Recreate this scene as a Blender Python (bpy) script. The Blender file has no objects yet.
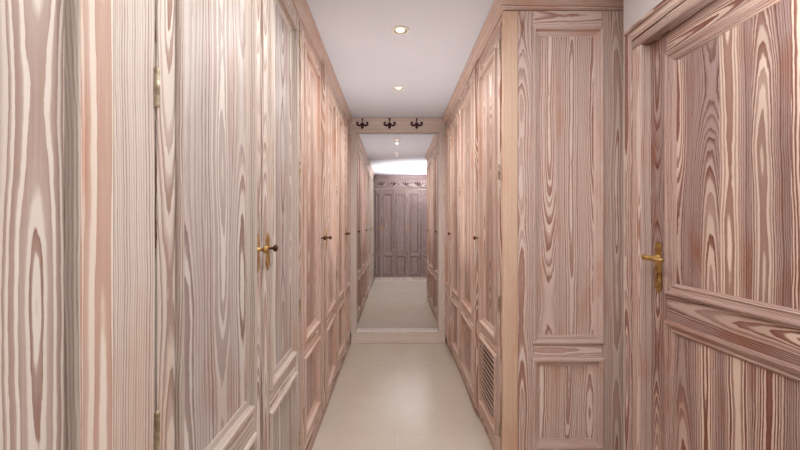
import bpy, math, random
from mathutils import Vector, Matrix
random.seed(11)
S = bpy.context.scene
C = S.collection
PI = math.pi

# ------------------------------------------------------------------ materials
def srgb(r, g, b):
    f = lambda c: (c/255/12.92) if c/255 <= .04045 else ((c/255+.055)/1.055)**2.4
    return (f(r), f(g), f(b), 1)

class NT:
    def __init__(s, name):
        s.m = bpy.data.materials.new(name); s.m.use_nodes = True
        s.t = s.m.node_tree; s.b = s.t.nodes['Principled BSDF']
    def n(s, typ, **kw):
        o = s.t.nodes.new(typ)
        for k, v in kw.items(): setattr(o, k, v)
        return o
    def set(s, sock, v):
        if hasattr(v, 'is_output'): s.t.links.new(v, sock)
        elif v is not None: sock.default_value = v
    def math(s, op, a, b=None, c=None, clamp=False):
        o = s.n('ShaderNodeMath', operation=op); o.use_clamp = clamp
        s.set(o.inputs[0], a); s.set(o.inputs[1], b)
        if c is not None: s.set(o.inputs[2], c)
        return o.outputs[0]
    def mix(s, f, a, b, blend='MIX'):
        o = s.n('ShaderNodeMix', data_type='RGBA', blend_type=blend)
        s.set(o.inputs[0], f); s.set(o.inputs[6], a); s.set(o.inputs[7], b)
        return o.outputs[2]
    def comb(s, x, y=0.0, z=0.0):
        o = s.n('ShaderNodeCombineXYZ')
        s.set(o.inputs[0], x); s.set(o.inputs[1], y); s.set(o.inputs[2], z)
        return o.outputs[0]
    def noise(s, vec, scale=1.0, detail=2.0, rough=.5):
        o = s.n('ShaderNodeTexNoise'); s.set(o.inputs['Vector'], vec)
        o.inputs['Scale'].default_value = scale; o.inputs['Detail'].default_value = detail
        o.inputs['Roughness'].default_value = rough
        return o.outputs['Fac']
    def white(s, vec):
        o = s.n('ShaderNodeTexWhiteNoise', noise_dimensions='3D'); s.set(o.inputs['Vector'], vec)
        return o.outputs['Color']
    def ramp(s, f, stops, interp='LINEAR'):
        o = s.n('ShaderNodeValToRGB'); cr = o.color_ramp; cr.interpolation = interp
        while len(cr.elements) < len(stops): cr.elements.new(.5)
        for e, (p, c) in zip(cr.elements, stops):
            e.position = p; e.color = c if isinstance(c, tuple) else (c, c, c, 1)
        s.set(o.inputs[0], f)
        return o.outputs[0]
    def mapr(s, v, a, b, c, d):
        o = s.n('ShaderNodeMapRange'); s.set(o.inputs[0], v)
        for i, x in enumerate((a, b, c, d)): o.inputs[i+1].default_value = x
        return o.outputs[0]

def wood(name, base, base2, line, cream, heart, smudge, core=1.0, lines=.8, freq=150, rough=.45, BW=.085, tone=.10, amp=.20):
    """brushed and limed pine: fine straight stripes at the edges of each board, bold cathedrals and eyes along its heart"""
    k = NT(name)
    uv = k.n('ShaderNodeUVMap', uv_map='grain').outputs[0]
    oi = k.n('ShaderNodeObjectInfo').outputs['Random']
    sp = k.n('ShaderNodeSeparateXYZ'); k.set(sp.inputs[0], uv)
    ub, v = sp.outputs[0], sp.outputs[1]
    orow = k.math('MULTIPLY', oi, 61.0)
    bi = k.math('FLOOR', ub)
    x = k.math('MULTIPLY', k.math('SUBTRACT', k.math('FRACT', ub), .5), BW)
    wc = k.n('ShaderNodeSeparateColor'); k.set(wc.inputs[0], k.white(k.comb(bi, orow, 3.7)))
    r1, r2, r3 = wc.outputs
    vo = k.math('ADD', v, k.math('MULTIPLY', r3, 40.0))
    straight = k.math('LESS_THAN', ub, 0.0)                 # quarter-sawn pieces carry negative u
    wob = k.math('MULTIPLY', k.math('SUBTRACT', k.noise(k.comb(k.math('MULTIPLY', vo, 1.1), bi, orow), 1.0, 3.0), .5), .045)
    off = k.math('ADD', k.math('MULTIPLY', k.math('SUBTRACT', r1, .5), .045), k.math('MULTIPLY', straight, .11))
    du = k.math('ADD', k.math('ADD', x, off), wob)
    dep = k.noise(k.comb(k.math('MULTIPLY', vo, .66), k.math('ADD', bi, 9.3), orow), 1.0, 2.4, .5)
    dep = k.math('MULTIPLY', k.math('SUBTRACT', dep, .46), amp)
    dep = k.math('ADD', dep, k.math('MULTIPLY', k.math('SUBTRACT', r2, .5), .016))
    rr = k.math('SQRT', k.math('ADD', k.math('MULTIPLY', du, du), k.math('MULTIPLY', dep, dep)))
    jig = k.noise(k.comb(k.math('MULTIPLY', x, 90.0), k.math('MULTIPLY', vo, 14.0), bi), 1.0, 3.0, .6)
    rr = k.math('ADD', rr, k.math('MULTIPLY', k.math('SUBTRACT', jig, .5), .0042))
    rr = k.math('MAXIMUM', rr, .0005)
    ring = k.math('MULTIPLY', k.math('POWER', k.math('DIVIDE', rr, .04), 1.35), freq*.04)
    ring = k.math('ADD', ring, k.math('MULTIPLY', k.noise(k.comb(k.math('MULTIPLY', rr, 60.0), bi, orow), 1.0, 1.0), 2.4))
    fr = k.math('FRACT', ring)
    rv = k.n('ShaderNodeSeparateColor'); k.set(rv.inputs[0], k.white(k.comb(k.math('FLOOR', ring), bi, orow)))
    soft = k.ramp(fr, [(0, .75), (.07, .08), (.35, 0.0), (.62, .30), (.86, .95), (1, 1.0)])
    hard = k.ramp(fr, [(0, .9), (.06, .0), (.42, .0), (.56, .85), (1, 1.0)])
    cf = k.math('MULTIPLY', k.mapr(rr, .022, .044, 1, 0), core, clamp=True)
    late_o = k.math('MULTIPLY', k.math('MULTIPLY', soft, k.mapr(rv.outputs[0], 0, 1, .40, 1.25)), lines, clamp=True)
    late_c = k.math('MULTIPLY', hard, k.mapr(rv.outputs[0], 0, .6, .55, 1.0), clamp=True)
    fine = k.noise(k.comb(k.math('MULTIPLY', ub, 42.0), k.math('MULTIPLY', vo, 5.0), orow), 1.0, 3.0, .65)
    # places where the lime was rubbed out, running across the boards
    st = k.noise(k.comb(k.math('MULTIPLY', ub, .75), k.math('MULTIPLY', v, 2.3), orow), 1.0, 3.0, .6)
    st = k.mapr(st, .50, .66, 0, .75)
    lt = k.mix(k.mapr(fine, .35, .7, 0, .8), base, base2)
    lt = k.mix(k.mapr(r3, 0, 1, 0, .5), lt, base2)
    lt = k.mix(st, lt, smudge)
    outer = k.mix(late_o, lt, line)
    inner = k.mix(late_c, k.mix(k.mapr(rv.outputs[1], .3, 1, 0, .35), cream, base2), k.mix(k.mapr(fine, .3, .7, 0, .35), heart, base2))
    col = k.mix(cf, outer, inner)
    br = k.mapr(r2, 0, 1, 1-tone, 1.04)
    col = k.mix(1.0, col, k.comb(br, br, br), 'MULTIPLY')
    k.set(k.b.inputs['Base Color'], col)
    k.set(k.b.inputs['Roughness'], k.mapr(fine, .3, .7, rough-.06, rough+.1))
    k.b.inputs['Specular IOR Level'].default_value = .32
    bm = k.n('ShaderNodeBump'); bm.inputs['Strength'].default_value = .2; bm.inputs['Distance'].default_value = .0015
    k.set(bm.inputs['Height'], k.math('SUBTRACT', k.math('MULTIPLY', fine, .5), late_o))
    k.set(k.b.inputs['Normal'], bm.outputs[0])
    return k.m

def metal(name, col, rough, spots=None):
    k = NT(name)
    tc = k.n('ShaderNodeTexCoord').outputs['Object']
    f = k.noise(tc, 45, 3)
    k.set(k.b.inputs['Base Color'], k.mix(k.mapr(f, .4, .65, 0, 1), col, spots or col))
    k.b.inputs['Metallic'].default_value = 1
    k.set(k.b.inputs['Roughness'], k.mapr(f, .3, .7, rough-.06, rough+.1))
    return k.m

def plain(name, col, rough=.6, col2=None, scale=3, spec=.4):
    k = NT(name)
    tc = k.n('ShaderNodeTexCoord').outputs['Object']
    k.set(k.b.inputs['Base Color'], k.mix(k.mapr(k.noise(tc, scale, 4), .35, .65, 0, 1), col, col2 or col))
    k.b.inputs['Roughness'].default_value = rough
    k.b.inputs['Specular IOR Level'].default_value = spec
    return k.m

M = {}
#                                    base             base2            line             cream            heart            smudge
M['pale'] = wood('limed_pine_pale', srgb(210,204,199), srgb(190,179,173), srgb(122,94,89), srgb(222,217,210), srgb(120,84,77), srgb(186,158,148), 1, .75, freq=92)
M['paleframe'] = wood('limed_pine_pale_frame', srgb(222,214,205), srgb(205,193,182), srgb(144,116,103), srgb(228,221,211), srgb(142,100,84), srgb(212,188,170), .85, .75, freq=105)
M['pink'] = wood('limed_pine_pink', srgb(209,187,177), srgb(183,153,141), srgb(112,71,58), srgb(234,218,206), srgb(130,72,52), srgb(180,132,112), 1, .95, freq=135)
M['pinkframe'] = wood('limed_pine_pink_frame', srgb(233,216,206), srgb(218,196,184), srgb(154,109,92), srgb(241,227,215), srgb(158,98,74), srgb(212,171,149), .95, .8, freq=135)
M['post'] = wood('limed_pine_tan', srgb(244,222,200), srgb(236,208,182), srgb(196,152,122), srgb(244,222,200), srgb(190,136,106), srgb(230,188,158), .3, .8)
M['streak'] = wood('limed_pine_terracotta', srgb(232,221,208), srgb(222,204,188), srgb(168,112,86), srgb(238,228,214), srgb(164,92,64), srgb(196,124,92), 1, .9, freq=55, amp=.05)
M['brown'] = wood('limed_pine_brown', srgb(184,164,159), srgb(160,134,127), srgb(112,70,56), srgb(226,206,190), srgb(122,58,38), srgb(152,94,70), 1, .95, freq=150, tone=.14)
M['back'] = wood('limed_pine_shaded', srgb(186,168,166), srgb(160,138,136), srgb(116,92,92), srgb(196,180,176), srgb(124,92,86), srgb(150,120,114), .8, .8)  # darker, greyer pine for the end wall; its unlit look is in the colour
M['edge'] = wood('limed_pine_white', srgb(244,237,231), srgb(238,228,221), srgb(214,194,184), srgb(246,239,232), srgb(212,186,174), srgb(232,214,205), .4, .6)
M['brass'] = metal('aged_brass', srgb(206,174,112), .52, srgb(170,138,84))
M['bronze'] = metal('dark_bronze', srgb(112,82,54), .40, srgb(70,48,34))
M['hinge'] = metal('hinge_metal', srgb(206,196,174), .5, srgb(168,154,128))
M['iron'] = plain('painted_iron', srgb(80,42,52), .5, srgb(64,32,42), 30)
M['plaster'] = plain('white_plaster', srgb(226,224,222), .85, srgb(222,220,219), 2, .2)
M['ceiling'] = plain('ceiling_paint', srgb(221,223,232), .9, srgb(218,220,229), 2, .15)
M['trimwhite'] = plain('white_enamel', srgb(236,232,224), .35, None, 3, .5)
M['reflector'] = metal('brushed_reflector', srgb(196,190,180), .35, srgb(176,170,160))
M['dark'] = plain('dark_gap', srgb(60,44,38), .8)

k = NT('mirror_silver')
k.b.inputs['Metallic'].default_value = 1; k.b.inputs['Roughness'].default_value = .012
tc = k.n('ShaderNodeTexCoord').outputs['Object']
k.set(k.b.inputs['Base Color'], k.mix(k.noise(tc, 2, 2), srgb(232,233,236), srgb(228,229,233)))
M['mirror'] = k.m

k = NT('lamp_lens')
k.b.inputs['Base Color'].default_value = srgb(250,244,226)
k.b.inputs['Emission Color'].default_value = srgb(255,240,210); k.b.inputs['Emission Strength'].default_value = .8
M['lens'] = k.m

k = NT('polished_marble')
tc = k.n('ShaderNodeTexCoord').outputs['Object']
br = k.n('ShaderNodeTexBrick'); k.set(br.inputs['Vector'], tc)
br.offset = 0; br.squash = 1
br.inputs['Scale'].default_value = 1; br.inputs['Brick Width'].default_value = .6; br.inputs['Row Height'].default_value = .6
br.inputs['Mortar Size'].default_value = .0016; br.inputs['Mortar Smooth'].default_value = .3
br.inputs['Color1'].default_value = srgb(216,208,195); br.inputs['Color2'].default_value = srgb(211,203,189)
br.inputs['Mortar'].default_value = srgb(200,187,173)
n1 = k.noise(tc, 2.2, 5, .6); n2 = k.noise(tc, 13, 5, .65)
col = k.mix(k.mapr(n1, .38, .66, 0, .4), br.outputs[0], srgb(203,191,174))
col = k.mix(k.mapr(n2, .50, .70, 0, .25), col, srgb(222,216,206))
k.set(k.b.inputs['Base Color'], col)
k.set(k.b.inputs['Roughness'], k.mapr(n2, .3, .7, .15, .25))
k.b.inputs['Specular IOR Level'].default_value = .5
M['floor'] = k.m

# ------------------------------------------------------------------ mesh builder
class MB:
    def __init__(s): s.v = []; s.f = []; s.uv = []; s.sm = []
    def face(s, pts, uvs, smooth=False):
        i = len(s.v); s.v += [tuple(p) for p in pts]
        s.f.append(tuple(range(i, i+len(pts)))); s.uv += [tuple(u) for u in uvs]; s.sm.append(smooth)
    def box(s, x0, x1, y0, y1, z0, z1, g=2, nb=1, q=1):
        """g = axis the grain runs along; nb = number of boards glued across the x (or z) width"""
        lo, hi = (x0, y0, z0), (x1, y1, z1)
        kk = random.randint(0, 900); vo = random.random()*30
        for ax in range(3):
            o = [a for a in range(3) if a != ax]
            for side in (0, 1):
                c = [(0,0),(1,0),(1,1),(0,1)]
                if (side == 0) != (ax == 1): c = c[::-1]
                pts, uvs = [], []
                for a, b in c:
                    p = [0,0,0]; p[ax] = (lo, hi)[side][ax]
                    p[o[0]] = (lo, hi)[a][o[0]]; p[o[1]] = (lo, hi)[b][o[1]]
                    if ax == g: va, ua = o[1], o[0]
                    else: va = g; ua = [q for q in o if q != g][0]
                    w = hi[ua]-lo[ua]
                    if nb > 1 and ua != 1: u = (p[ua]-lo[ua])/w*nb*.9999
                    else: u = .5 + (p[ua]-(lo[ua]+hi[ua])/2)/max(.105, w*1.001)
                    uvs.append((q*(kk+1+u+(7 if ua == 1 else 0)), p[va]+vo)); pts.append(p)
                s.face(pts, uvs)
    def frame(s, x0, x1, z0, z1, prof):
        """mitred moulding round a rectangle in the local XZ plane; prof = (inset, y) pairs"""
        kk = random.randint(0, 900)
        def rect(i): return [(x0+i, z0+i), (x1-i, z0+i), (x1-i, z1-i), (x0+i, z1-i)]
        L = 0; n0 = len(s.uv)
        for j in range(len(prof)-1):
            (i0, ya), (i1, yb) = prof[j], prof[j+1]
            r0, r1 = rect(i0), rect(i1)
            d = math.hypot(i1-i0, yb-ya)
            for e in range(4):
                a, b = r0[e], r0[(e+1) % 4]; c, dd = r1[(e+1) % 4], r1[e]
                ax = 0 if e in (0, 2) else 1
                pts = [(a[0], ya, a[1]), (b[0], ya, b[1]), (c[0], yb, c[1]), (dd[0], yb, dd[1])]
                o = kk + e*3
                uvs = [(o+.2+L*9, a[ax]), (o+.2+L*9, b[ax]), (o+.2+(L+d)*9, c[ax]), (o+.2+(L+d)*9, dd[ax])]
                s.face(pts, uvs)
            L += d
        for t in range(n0, len(s.uv)): s.uv[t] = (-s.uv[t][0]-1, s.uv[t][1])
    def sweep(s, path, prof, up_axis=2):
        """profile (offset outwards, z) swept along a flat path [(x,y,nx,ny)] with mitre normals"""
        kk = random.randint(0, 900)
        for q in range(len(path)-1):
            (xa, ya, na, ma), (xb, yb, nb_, mb) = path[q], path[q+1]
            L = 0
            ln = math.hypot(xb-xa, yb-ya)
            for j in range(len(prof)-1):
                (o0, z0), (o1, z1) = prof[j], prof[j+1]
                d = math.hypot(o1-o0, z1-z0)
                pts = [(xa+na*o0, ya+ma*o0, z0), (xb+nb_*o0, yb+mb*o0, z0), (xb+nb_*o1, yb+mb*o1, z1), (xa+na*o1, ya+ma*o1, z1)]
                o = kk+q*5
                s.face(pts, [(-o-1.1-L*6, 0), (-o-1.1-L*6, ln), (-o-1.1-(L+d)*6, ln), (-o-1.1-(L+d)*6, 0)])
                L += d
        for idx, rev in ((0, False), (len(path)-1, True)):
            x, y, nx, ny = path[idx]
            pts = [(x+nx*o, y+ny*o, z) for o, z in prof]
            if rev: pts = pts[::-1]
            s.face(pts, [(kk+.3, p[2]) for p in pts])
    def lathe(s, prof, origin, axis, n=16):
        """prof = (radius, t) pairs turned round an axis"""
        ax = Vector(axis).normalized(); t = ax.orthogonal().normalized(); b = ax.cross(t); O = Vector(origin)
        def P(r, h, k): a = 2*PI*k/n; return O + ax*h + (t*math.cos(a)+b*math.sin(a))*r
        for j in range(len(prof)-1):
            (ra, ha), (rb, hb) = prof[j], prof[j+1]
            for k in range(n):
                pts = [P(ra, ha, k), P(ra, ha, k+1), P(rb, hb, k+1), P(rb, hb, k)]
                if ra < 1e-6: pts = [pts[0], pts[2], pts[3]]
                elif rb < 1e-6: pts = [pts[0], pts[1], pts[2]]
                s.face(pts, [(0, 0)]*len(pts), True)
    def strip(s, path, y0, y1):
        """flat scroll: path = (x, z, halfwidth), given thickness y0..y1"""
        L, R = [], []
        for i, (x, z, w) in enumerate(path):
            a = path[max(0, i-1)]; b = path[min(len(path)-1, i+1)]
            dx, dz = b[0]-a[0], b[1]-a[1]; l = math.hypot(dx, dz) or 1
            L.append((x-dz/l*w, z+dx/l*w)); R.append((x+dz/l*w, z-dx/l*w))
        Q = [(0, 0)]*4
        for i in range(len(path)-1):
            s.face([(L[i][0], y0, L[i][1]), (R[i][0], y0, R[i][1]), (R[i+1][0], y0, R[i+1][1]), (L[i+1][0], y0, L[i+1][1])], Q)
            s.face([(L[i][0], y1, L[i][1]), (L[i+1][0], y1, L[i+1][1]), (R[i+1][0], y1, R[i+1][1]), (R[i][0], y1, R[i][1])], Q)
            for E in (L, R):
                s.face([(E[i][0], y0, E[i][1]), (E[i+1][0], y0, E[i+1][1]), (E[i+1][0], y1, E[i+1][1]), (E[i][0], y1, E[i][1])], Q)
    def prism(s, pts, y0, y1):
        n = len(pts)
        s.face([(p[0], y0, p[1]) for p in pts], [(0, 0)]*n)
        s.face([(p[0], y1, p[1]) for p in pts[::-1]], [(0, 0)]*n)
        for i in range(n):
            a, b = pts[i], pts[(i+1) % n]
            s.face([(a[0], y0, a[1]), (a[0], y1, a[1]), (b[0], y1, b[1]), (b[0], y0, b[1])], [(0, 0)]*4)
    def build(s, name, mat, parent=None, loc=(0,0,0), rz=0, bevel=0, weld=True):
        me = bpy.data.meshes.new(name); me.from_pydata(s.v, [], s.f)
        uvl = me.uv_layers.new(name='grain')
        for i, u in enumerate(s.uv): uvl.data[i].uv = u
        for p, sm in zip(me.polygons, s.sm): p.use_smooth = sm
        me.materials.append(mat)
        import bmesh
        bm = bmesh.new(); bm.from_mesh(me)
        if weld: bmesh.ops.remove_doubles(bm, verts=bm.verts, dist=1e-5)
        bmesh.ops.recalc_face_normals(bm, faces=bm.faces)
        bm.to_mesh(me); bm.free()
        o = bpy.data.objects.new(name, me); C.objects.link(o)
        o.location = loc; o.rotation_euler = (0, 0, rz)
        if parent: o.parent = parent
        if bevel:
            b = o.modifiers.new('bevel', 'BEVEL'); b.width = bevel; b.segments = 2; b.limit_method = 'ANGLE'; b.angle_limit = math.radians(50)
        return o

def thing(name, label, cat, loc=(0,0,0), rz=0, group=None):
    o = bpy.data.objects.new(name, None); C.objects.link(o); o.empty_display_size = .1
    o.location = loc; o.rotation_euler = (0, 0, rz)
    o['label'] = label; o['category'] = cat
    if group: o['group'] = group
    return o
def struct(o): o['kind'] = 'structure'; return o

# ------------------------------------------------------------------ room (x right, y away from camera, z up)
H = 2.40
XL, XR, YB, YF = -1.10, 1.165, -.98, 4.45      # inner faces of the walls
def slab(name, a, m): b = MB(); b.box(*a); return struct(b.build(name, m))
slab('floor', (XL-.1, XR+.1, YB-.1, YF+.1, -.10, 0), M['floor'])
slab('ceiling', (XL-.1, XR+.1, YB-.1, YF+.1, H, H+.1), M['ceiling'])
slab('wall_left', (XL-.1, XL, YB-.1, YF+.1, 0, H), M['plaster'])
slab('wall_back', (XL, XR, YB-.1, YB, 0, H), M['plaster'])
slab('wall_front', (XL, XR, YF, YF+.1, 0, H), M['plaster'])
b = MB(); b.box(XR, XR+.1, YB-.1, YF+.1, 0, H)          # with the thicker stretch that carries the room door
b.box(1.088, XR, 1.847, 1.900, 0, H); b.box(1.088, XR, .789, 1.847, 2.148, H); b.box(1.088, XR, -.36, .789, 0, H)
struct(b.build('wall_right', M['plaster']))

# ------------------------------------------------------------------ wardrobe doors
ZB, ZT = .075, 2.285
DT = .024                          # door thickness
PROF = [(-.010, -.0005), (-.009, -.009), (-.004, -.0125), (.004, -.0125), (.0075, -.010), (.009, .006), (.012, .0085), (.022, .009), (.030, .011), (.0345, .0135)]

def hinge(parent, x, z, h=.08):
    b = MB()
    b.lathe([(0, 0), (.0035, .001), (.0048, .006), (.0048, h*.33)], (x, -.004, z-h/2), (0, 0, 1), 10)
    b.lathe([(.0042, h*.33), (.0048, h*.34), (.0048, h*.66), (.0042, h*.67)], (x, -.004, z-h/2), (0, 0, 1), 10)
    b.lathe([(.0048, h*.67), (.0048, h-.006), (.0035, h-.001), (0, h)], (x, -.004, z-h/2), (0, 0, 1), 10)
    b.box(x-.0045, x+.0045, -.003, -.0005, z-h*.48, z+h*.48)
    return b.build('hinge', M['hinge'], parent)

def knobset(parent, x, z, dark=False, y=0):
    b = MB(); h, w = .063, .0185
    pts = [(x, z-h-.006), (x+w*.45, z-h+.004), (x+w*.9, z-h+.012), (x+w, z-h+.03), (x+w*.85, z), (x+w, z+h-.03), (x+w*.9, z+h-.012), (x+w*.45, z+h-.004), (x, z+h+.006)]
    pts += [(2*x-a, c) for a, c in pts[-2:0:-1]]
    b.prism(pts[::-1], y-.004, y-.0003)
    e = b.build('escutcheon_plate', M['brass'], parent, bevel=.001)
    b = MB()
    b.lathe([(.0085, 0), (.0075, .004), (.0045, .008), (.0045, .017), (.010, .020), (.0135, .025), (.0125, .030), (.007, .034), (0, .035)], (x, y-.004, z+.012), (0, -1, 0), 18)
    return e, b.build('knob', M['bronze'] if dark else M['brass'], parent)

def make_door(parent, x0, w, mat, hinge_side, knob=True, dark=False, louver=False, ajar=0, hinges=True, ztop=ZT,
              stile=.075, wide=None, panelmat=None, framemat=None, zmid=(.56, .66), front=-.0255, inner=0, prof=PROF):
    """door leaf; local origin on its hinge edge, front at y = 0, leaf runs back to y = DT"""
    hx = x0 if hinge_side == 'l' else x0+w
    s0 = 0 if hinge_side == 'l' else -w
    ls = wide[0] if wide else stile; rs = wide[1] if wide else stile
    b = MB()
    a, e = s0+.0015, s0+w-.0015
    b.box(a, a+ls, 0, DT, ZB, ztop, 2)
    b.box(e-rs+inner, e, 0, DT, ZB, ztop, 2, 1, -1 if inner else 1)
    px0, px1 = a+ls, e-rs
    rails = [(ZB, ZB+.085), zmid, (ztop-.095, ztop)]
    for r in rails: b.box(px0, px1, 0, DT, r[0], r[1], 0)
    openings = [(rails[0][1], rails[1][0]), (rails[1][1], rails[2][0])]
    for z0, z1 in openings: b.frame(px0, px1, z0, z1, prof)
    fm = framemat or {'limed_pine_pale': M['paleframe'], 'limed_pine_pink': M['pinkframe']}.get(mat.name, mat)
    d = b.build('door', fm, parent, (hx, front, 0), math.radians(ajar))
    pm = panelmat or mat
    if inner:
        c = MB(); c.box(e-rs, e-rs+inner-.001, -.0005, DT, ZB, ztop, 2); c.box(e-rs+.002, e-rs+.007, -.003, 0, ZB, ztop, 2, 1, -1)
        c.build('inner_stile', M['streak'], d, bevel=.0015)
    for i, (z0, z1) in enumerate(openings):
        if i == 0 and louver:
            n = 12; pitch = (z1-z0-.05)/n
            for q in range(n):
                zc = z0+.025+pitch*(q+.5)
                c = MB(); kk = random.randint(0, 900)
                t = .0035; xa, xb = px0+.020, px1-.020
                A = [(-.004, zc+pitch*.02), (.0165, zc-pitch*.55), (.0165, zc-pitch*.40), (-.004, zc+pitch*.50)]
                for m_ in range(4):
                    (ya, za), (yb, zb) = A[m_], A[(m_+1) % 4]
                    c.face([(xa, ya, za), (xb, ya, za), (xb, yb, zb), (xa, yb, zb)], [(-kk-1.3, xa), (-kk-1.3, xb), (-kk-1.4, xb), (-kk-1.4, xa)])
                c.face([(xa, y_, z_) for y_, z_ in A], [(-kk-1.3, 0)]*4); c.face([(xb, y_, z_) for y_, z_ in A], [(kk+.3, 0)]*4)
                c.build('louver_slat', fm, d)
            c = MB(); c.box(px0+.002, px1-.002, .018, .0225, z0+.002, z1-.002, 2); c.build('shade_backing', M['dark'], d)  # dark sheet stands in for the shade between the slats
        else:
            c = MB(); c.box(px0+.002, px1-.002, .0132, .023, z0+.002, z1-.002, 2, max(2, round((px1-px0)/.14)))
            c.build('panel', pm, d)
    if hinges:
        xh = a-.002 if hinge_side == 'l' else e+.002
        for z in (.22, .86, 1.535, 2.18): hinge(d, xh, z)
    if knob:
        xk = e-.042 if hinge_side == 'l' else a+.042
        knobset(d, xk, 1.168, dark)
    return d

def wardrobe(name, label, loc, rz, w, depth, doors, mat, group, ztop=ZT, carc=None):
    """doors = list of dicts; unit local x runs along its width, front faces local -y"""
    t = thing(name, label, 'wardrobe', loc, rz, group)
    b = MB()
    b.box(.001, w-.001, .0, depth, .0715, ztop+.003, 2, max(2, round(w/.1)))
    b.build('carcass', carc or mat, t)
    for d in doors: make_door(t, mat=d.pop('mat', mat), **d)
    return t

LC = -.4955                        # carcass face of the left run (door fronts at -.47)
LG = 'double wardrobes along the left of the corridor'
def left(name, label, y0, w, doors, mat): return wardrobe(name, label, (LC, y0, 0), PI/2, w, .58, doors, mat, LG)
left('wardrobe', 'nearest pale limed pine double wardrobe at the left edge, cut off by the frame', -.37, 1.158,
     [dict(x0=.01, w=.52, hinge_side='l'), dict(x0=.533, w=.6225, hinge_side='r', wide=(.075, .192), inner=.078, panelmat=M['paleframe'], prof=[(-.003, -.0005), (-.002, -.004), (.002, -.004), (.005, .0), (.0065, .0135)])], M['pale'])
left('wardrobe', 'big pale limed wardrobe at left with brass knobs on long plates, second from camera', .79, 1.205,
     [dict(x0=.001, w=.616, hinge_side='l', hinges=False), dict(x0=.620, w=.560, hinge_side='r', dark=True, ajar=.8)], M['pale'])
left('wardrobe', 'third left wardrobe from camera, one door standing slightly ajar into the corridor', 1.997, 1.213,
     [dict(x0=.008, w=.56, hinge_side='l', dark=True, hinges=False), dict(x0=.572, w=.625, hinge_side='r', dark=True, ajar=2.15)], M['pink'])
left('wardrobe', 'left wardrobe at the far end of the corridor, next to the mirror', 3.212, 1.03,
     [dict(x0=.008, w=.52, hinge_side='l', dark=True), dict(x0=.531, w=.49, hinge_side='r', dark=True, ajar=1.2)], M['pink'])

RC = .5655                         # carcass face of the right run (door fronts at .54)
RG = 'double wardrobes along the right of the corridor'
RE, RS, RY = 4.242, 3.262, 2.02
def right(name, label, y1, w, doors): return wardrobe(name, label, (RC, y1, 0), -PI/2, w, .575, doors, M['pink'], RG)
right('wardrobe', 'right wardrobe at the far end of the corridor, next to the mirror', RE, RE-RS,
      [dict(x0=.008, w=.42, hinge_side='l', dark=True, knob=False, ajar=-1.4), dict(x0=.431, w=.54, hinge_side='r', dark=True)])
RW = right('wardrobe', 'right wardrobe nearest the camera, with a louvered door and a tall panelled end', RS, RS-RY-.002,
      [dict(x0=.005, w=.66, hinge_side='l', dark=True, knob=False, ajar=-1.5), dict(x0=.668, w=.545, hinge_side='r', dark=True, louver=True)])
# little key with its tag hanging at the knob of the louvered door
# panelled end of the right run, facing the camera (child of the nearest right wardrobe)
def end_part(mb, name, mat, bevel=0):
    o = mb.build(name, mat)
    o.parent = RW; o.matrix_parent_inverse = Matrix.Identity(4)
    o.matrix_local = (Matrix.Translation(RW.location) @ Matrix.Rotation(-PI/2, 4, 'Z')).inverted()
    if bevel:
        bb = o.modifiers.new('bevel', 'BEVEL'); bb.width = bevel; bb.segments = 2; bb.limit_method = 'ANGLE'
    return o
ZE = 2.334
EX0, EX1, EX2, EX3, EX4 = .5425, .618, .697, 1.035, 1.150
EY = 2.0
b = MB(); b.box(EX0, EX1-.0015, EY, EY+.0195, .001, ZE, 2, 1, -1); end_part(b, 'corner_post', M['post'], .002)
b = MB()
b.box(EX1, EX2, EY, EY+.018, .001, ZE, 2); b.box(EX3, EX4, EY, EY+.018, .001, ZE, 2)
rl = [(.001, .155), (.590, .678), (2.245, ZE)]
for r in rl: b.box(EX2, EX3, EY, EY+.018, r[0], r[1], 0)
ops = [(rl[0][1], rl[1][0]), (rl[1][1], rl[2][0])]
Pe = [(i, y+EY) for i, y in PROF]
for z0, z1 in ops: b.frame(EX2, EX3, z0, z1, Pe)
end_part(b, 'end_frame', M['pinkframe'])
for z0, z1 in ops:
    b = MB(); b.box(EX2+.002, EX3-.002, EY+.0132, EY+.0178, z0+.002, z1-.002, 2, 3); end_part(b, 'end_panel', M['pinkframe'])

# plinths
def plinth(name, label, a, m='pink'):
    b = MB(); b.box(*a, 1); o = b.build(name, M[m], bevel=.002); o['label'] = label; o['category'] = 'plinth'; return o
plinth('plinth', 'long low wooden plinth at the foot of the left wardrobes', (LC-.05, -.465, -.37, 4.242, .0, .070))
plinth('plinth', 'low wooden plinth at the foot of the right wardrobes', (.556, RC+.05, RY+.003, 4.242, .0, .070))

# cornices
CP = [(-.02, 2.291), (.018, 2.291), (.020, 2.302), (.026, 2.306), (.026, 2.318), (.031, 2.330), (.040, 2.346), (.044, 2.362), (.044, 2.372), (.050, 2.376), (.050, 2.398), (-.02, 2.398)]
b = MB(); b.sweep([(LC, -.37, 1, 0), (LC, 4.242, 1, 0)], CP)
o = b.build('cornice', M['pinkframe']); o['label'] = 'moulded pine cornice along the top of the left wardrobes'; o['category'] = 'cornice'
CR = [(-.0, 2.336), (.004, 2.338), (.010, 2.342), (.010, 2.352), (.016, 2.360), (.026, 2.368), (.030, 2.380), (.036, 2.384), (.036, 2.398), (-.0, 2.398)]
CR = [(-.04, 2.336)] + CR[1:-1] + [(-.04, 2.398)]
b = MB(); b.sweep([(.540, 4.242, -1, 0), (.540, 2.0, -1, -1), (1.150, 2.0, 0, -1)], CR)
# frieze strip between the door heads and the moulding
b.box(.545, .590, 2.022, 4.242, 2.291, 2.3365, 1)
o = b.build('cornice', M['pinkframe']); o['label'] = 'moulded pine cornice turning the corner above the right wardrobes'; o['category'] = 'cornice'

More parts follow.
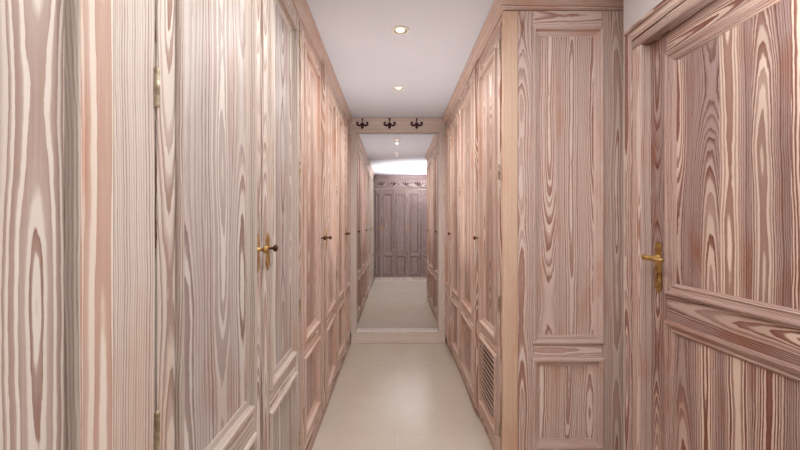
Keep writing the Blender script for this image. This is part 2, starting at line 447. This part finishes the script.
# ------------------------------------------------------------------ end of the corridor: frieze, mirror, step
def fleur(parent, x, z, y, sc=1.0, m=None):
    b = MB(); t0, t1 = y-.006, y
    S_ = lambda p: [(x+a*sc, z+c*sc) for a, c in p]
    ctr = [(0, -.058), (.011, -.047), (.016, -.032), (.012, -.018), (.006, -.006), (.005, .01), (.004, .03), (.008, .04), (.006, .05), (0, .056)]
    ctr = ctr + [(-a, c) for a, c in ctr[-2:0:-1]]
    b.prism(S_(ctr), t0-.002, t1)
    b.prism(S_([(-.017, -.004), (.017, -.004), (.017, .005), (-.017, .005)]), t0-.003, t1)
    for sgn in (-1, 1):
        cv = [(.004, .004, .003), (.016, -.014, .006), (.032, -.021, .008), (.048, -.016, .0075), (.057, -.002, .006), (.055, .010, .005), (.047, .014, .005), (.042, .008, .005)]
        b.strip([(x+sgn*a*sc, z+c*sc, w*sc*1.25) for a, c, w in cv], t0, t1)
        b.lathe([(0, 0), (.008*sc, .001), (.008*sc, .005), (0, .007)], (x+sgn*.046*sc, t1, z+.008*sc), (0, -1, 0), 12)
    return b.build('fleur_de_lis', m or M['iron'], parent)

MY = 4.33                          # mirror face
fz = thing('frieze_board', 'pale board with three dark fleur-de-lis ornaments above the mirror', 'frieze', (0, 4.252, 0))
b = MB(); b.box(-.50, .57, 0, .16, 2.281, 2.397, 0); b.build('board', M['edge'], fz)
for xx in (-.342, -.052, .236): fleur(fz, xx, 2.339, 0, 1.04)
mr = thing('wall_mirror', 'tall mirror closing the end of the corridor in a pale wooden frame', 'mirror', (0, 4.252, 0))
b = MB(); b.box(-.425, .490, .082, .090, .118, 2.27, 2); b.build('glass', M['mirror'], mr)
b = MB()
b.box(-.560, -.410, .0, .12, .112, 2.279, 2); b.box(.474, .640, .0, .12, .112, 2.279, 2)
b.box(-.410, .474, .0, .12, 2.262, 2.279, 0); b.box(-.410, .474, .0, .12, .112, .122, 0)
b.build('frame', M['edge'], mr, bevel=.003)
b = MB(); b.box(-.463, .540, 4.250, 4.40, .0, .110, 0, 1)
o = b.build('step', M['edge'], bevel=.004); o['label'] = 'low pale wooden step under the mirror'; o['category'] = 'step'

# ------------------------------------------------------------------ wardrobes behind the camera (seen in the mirror)
BG = 'wardrobes closing the opposite end, seen only in the mirror'
BZ = 2.05; BF = -.41
def backunit(label, x1, w, doors):
    t = wardrobe('wardrobe', label, (x1, BF, 0), PI, w, .54, doors, M['back'], BG, ztop=BZ)
    return t
backunit('limed wardrobe, greyed as in shade, seen in the mirror, on the right of the end wall', .60, .598,
     [dict(x0=.004, w=.294, hinge_side='l', ztop=BZ, stile=.055, hinges=False), dict(x0=.300, w=.294, hinge_side='r', ztop=BZ, stile=.055, hinges=False)])
backunit('limed wardrobe, greyed as in shade, seen in the mirror, on the left of the end wall', .0, .456,
     [dict(x0=.004, w=.294, hinge_side='l', ztop=BZ, stile=.055, hinges=False), dict(x0=.300, w=.154, hinge_side='r', ztop=BZ, stile=.035, hinges=False)])
backunit('limed wardrobe, greyed as in shade, in the corner behind the camera beside the room door', 1.155, .553,
     [dict(x0=.004, w=.272, hinge_side='l', ztop=BZ, stile=.055, hinges=False), dict(x0=.278, w=.272, hinge_side='r', ztop=BZ, stile=.055, hinges=False)])
bp = thing('frieze_board', 'deep board, greyed as in shade, with a row of fleur-de-lis, seen in the mirror above the end wardrobes', 'frieze', (0, BF, 0), PI)
b = MB(); b.box(-1.155, .455, -.02, .10, 2.075, 2.397, 0); b.build('board', M['back'], bp)
b = MB(); b.box(-1.155, .455, -.045, .0, 2.056, 2.074, 0); b.build('ledge', M['pink'], bp, bevel=.003)
for i in range(4): fleur(bp, .29-.27*i, 2.20, -.02)
plinth('plinth', 'light wooden plinth under the wardrobes seen in the mirror', (-.456, 1.155, BF-.05, BF+.02, .0, .070), 'edge')

# ------------------------------------------------------------------ room door on the right
D1 = bpy.data.objects.new('door_1', None); C.objects.link(D1); D1['kind'] = 'structure'
D1['label'] = 'brown limed pine room door at right with brass lever handle'; 
D1.location = (1.112, 1.733, 0); D1.rotation_euler = (0, 0, -PI/2)   # local x runs towards the camera, front faces the room
LW, LT, ST = .83, 2.045, .100
PD = [(-.004, -.001), (-.002, -.010), (.006, -.013), (.014, -.009), (.018, -.002), (.028, .001), (.034, -.002), (.040, .002), (.046, .010)]
b = MB()
b.box(.002, ST, 0, .040, .006, LT, 2); b.box(LW-ST, LW-.002, 0, .040, .006, LT, 2)
rd = [(.006, .20), (.873, .985), (1.962, LT)]
for r in rd: b.box(ST, LW-ST, 0, .040, r[0], r[1], 0)
lf = b.build('leaf', M['brown'], D1)
for q in (0, 1):
    b = MB(); b.frame(ST, LW-ST, rd[q][1], rd[q+1][0], PD); b.build('moulding', M['pink'], lf)
for q in (0, 1):
    b = MB(); b.box(ST+.003, LW-ST-.003, .009, .030, rd[q][1]+.003, rd[q+1][0]-.003, 2, 5); b.build('panel', M['brown'], lf)
# lever handle
b = MB(); xh, zc = .052, 1.088; h, w = .104, .019
pts = [(xh-w*.5, zc-h), (xh+w*.5, zc-h), (xh+w, zc-h+.014), (xh+w, zc+h-.014), (xh+w*.5, zc+h), (xh-w*.5, zc+h), (xh-w, zc+h-.014), (xh-w, zc-h+.014)]
b.prism(pts, -.006, -.0003); hp = b.build('handle_plate', M['brass'], D1, bevel=.0015)
b = MB()
zl = 1.128
b.lathe([(.013, 0), (.012, .006), (.009, .010), (.009, .045), (.012, .050), (.012, .060), (.008, .064), (0, .065)], (xh, -.006, zl), (0, -1, 0), 16)
b.lathe([(0, -.004), (.010, 0), (.011, .02), (.0095, .07), (.0105, .105), (.007, .114), (0, .116)], (xh-.004, -.058, zl), (1, 0, -.04), 14)
b.build('lever', M['brass'], hp)
b = MB(); b.lathe([(0, 0), (.0045, .0002), (.0045, .0012), (0, .0014)], (xh, -.006, 1.058), (0, -1, 0), 12); b.box(xh-.0022, xh+.0022, -.0072, -.006, 1.040, 1.058)
b.build('keyhole', M['dark'], hp)
# casing: boxed architrave standing proud of the wall
b = MB(); DX = 1.112-1.060
for xa, xb, xc, xd in ((-.112, -.062, -.0615, -.0005), (LW+.062, LW+.112, LW+.0005, LW+.0615)):
    q = MB(); q.box(xa, xb, -DX, .050, .0005, 2.130, 2); q.build('casing', M['pink'], D1, bevel=.003)
    q = MB(); q.box(xc, xd, -DX+.006, .050, .0005, 2.047, 2); q.build('jamb', M['pinkframe'], D1, bevel=.003)
b = MB(); b.box(-.0615, LW+.0615, -DX+.006, .050, 2.048, 2.088, 0); b.box(-.0615, LW+.0615, -DX, .050, 2.0885, 2.130, 0)
b.box(-.112, LW+.112, -DX-.010, .050, 2.1305, 2.146, 0)
b.build('head_casing', M['brown'], D1, bevel=.004)

# ------------------------------------------------------------------ recessed downlights
DG = 'recessed downlights along the corridor ceiling'
for y, lab in ((2.33, 'recessed ceiling downlight nearest the camera, white rim and warm bulb'),
               (3.32, 'smaller-looking recessed ceiling downlight farther off, nearer the mirror'),
               (1.12, 'recessed ceiling downlight above the camera, seen only in the mirror')):
    t = thing('downlight', lab, 'ceiling light', (.034, y, H), 0, DG)
    b = MB(); b.lathe([(.036, -.001), (.037, -.006), (.044, -.010), (.052, -.007), (.055, -.0005)], (0,0,0), (0, 0, 1), 28); b.build('rim', M['trimwhite'], t)
    b = MB(); b.lathe([(0, -.0015), (.030, -.0015), (.036, -.0035), (.037, -.0060)], (0,0,0), (0, 0, 1), 28); b.build('reflector', M['reflector'], t)
    b = MB(); b.lathe([(0, -.0062), (.016, -.0058), (.025, -.0045), (.028, -.002)], (0,0,0), (0, 0, 1), 24); b.build('bulb', M['lens'], t)
    L = bpy.data.lights.new('downlight_beam', 'SPOT'); L.energy = 14; L.spot_size = math.radians(172); L.spot_blend = .8
    L.shadow_soft_size = 0; L.color = (1, .95, .90)
    lo = bpy.data.objects.new('downlight_beam', L); C.objects.link(lo); lo.location = (.034, y, H-.05)

# the photographer's flash, turned up to the ceiling beside the camera
L = bpy.data.lights.new('bounce_flash', 'SPOT'); L.energy = 400; L.spot_size = math.radians(74); L.spot_blend = 1
L.shadow_soft_size = .06; L.color = (1, .993, .955)
lo = bpy.data.objects.new('bounce_flash', L); C.objects.link(lo); lo.location = (.56, .52, .36); lo.rotation_euler = (PI, 0, 0)

# added unseen uplight low in the corridor, brightens its ceiling
L = bpy.data.lights.new('added_uplight', 'SPOT'); L.energy = 46; L.spot_size = math.radians(84); L.spot_blend = 1
L.shadow_soft_size = .05; L.color = (1, .993, .955)
lo = bpy.data.objects.new('added_uplight', L); C.objects.link(lo); lo.location = (.03, 2.95, .30); lo.rotation_euler = (PI, 0, 0)

W = bpy.data.worlds.new('world'); S.world = W; W.use_nodes = True
W.node_tree.nodes['Background'].inputs[0].default_value = (.8, .85, 1, 1); W.node_tree.nodes['Background'].inputs[1].default_value = .3

# ------------------------------------------------------------------ camera
cam = bpy.data.cameras.new('camera'); co = bpy.data.objects.new('camera', cam); C.objects.link(co)
co.location = (0, 0, 1.266); co.rotation_euler = (PI/2, 0, 0)
cam.sensor_width = 36; cam.lens = 400/800*36; cam.clip_start = .02
cam.shift_x = 5.5/800; cam.shift_y = -.5/800
S.camera = co
S.view_settings.view_transform = 'Standard'; S.view_settings.look = 'None'; S.view_settings.gamma = 1
S.view_settings.exposure = .68
S.cycles.use_denoising = True
S.cycles.max_bounces = 12; S.cycles.diffuse_bounces = 6; S.cycles.glossy_bounces = 6
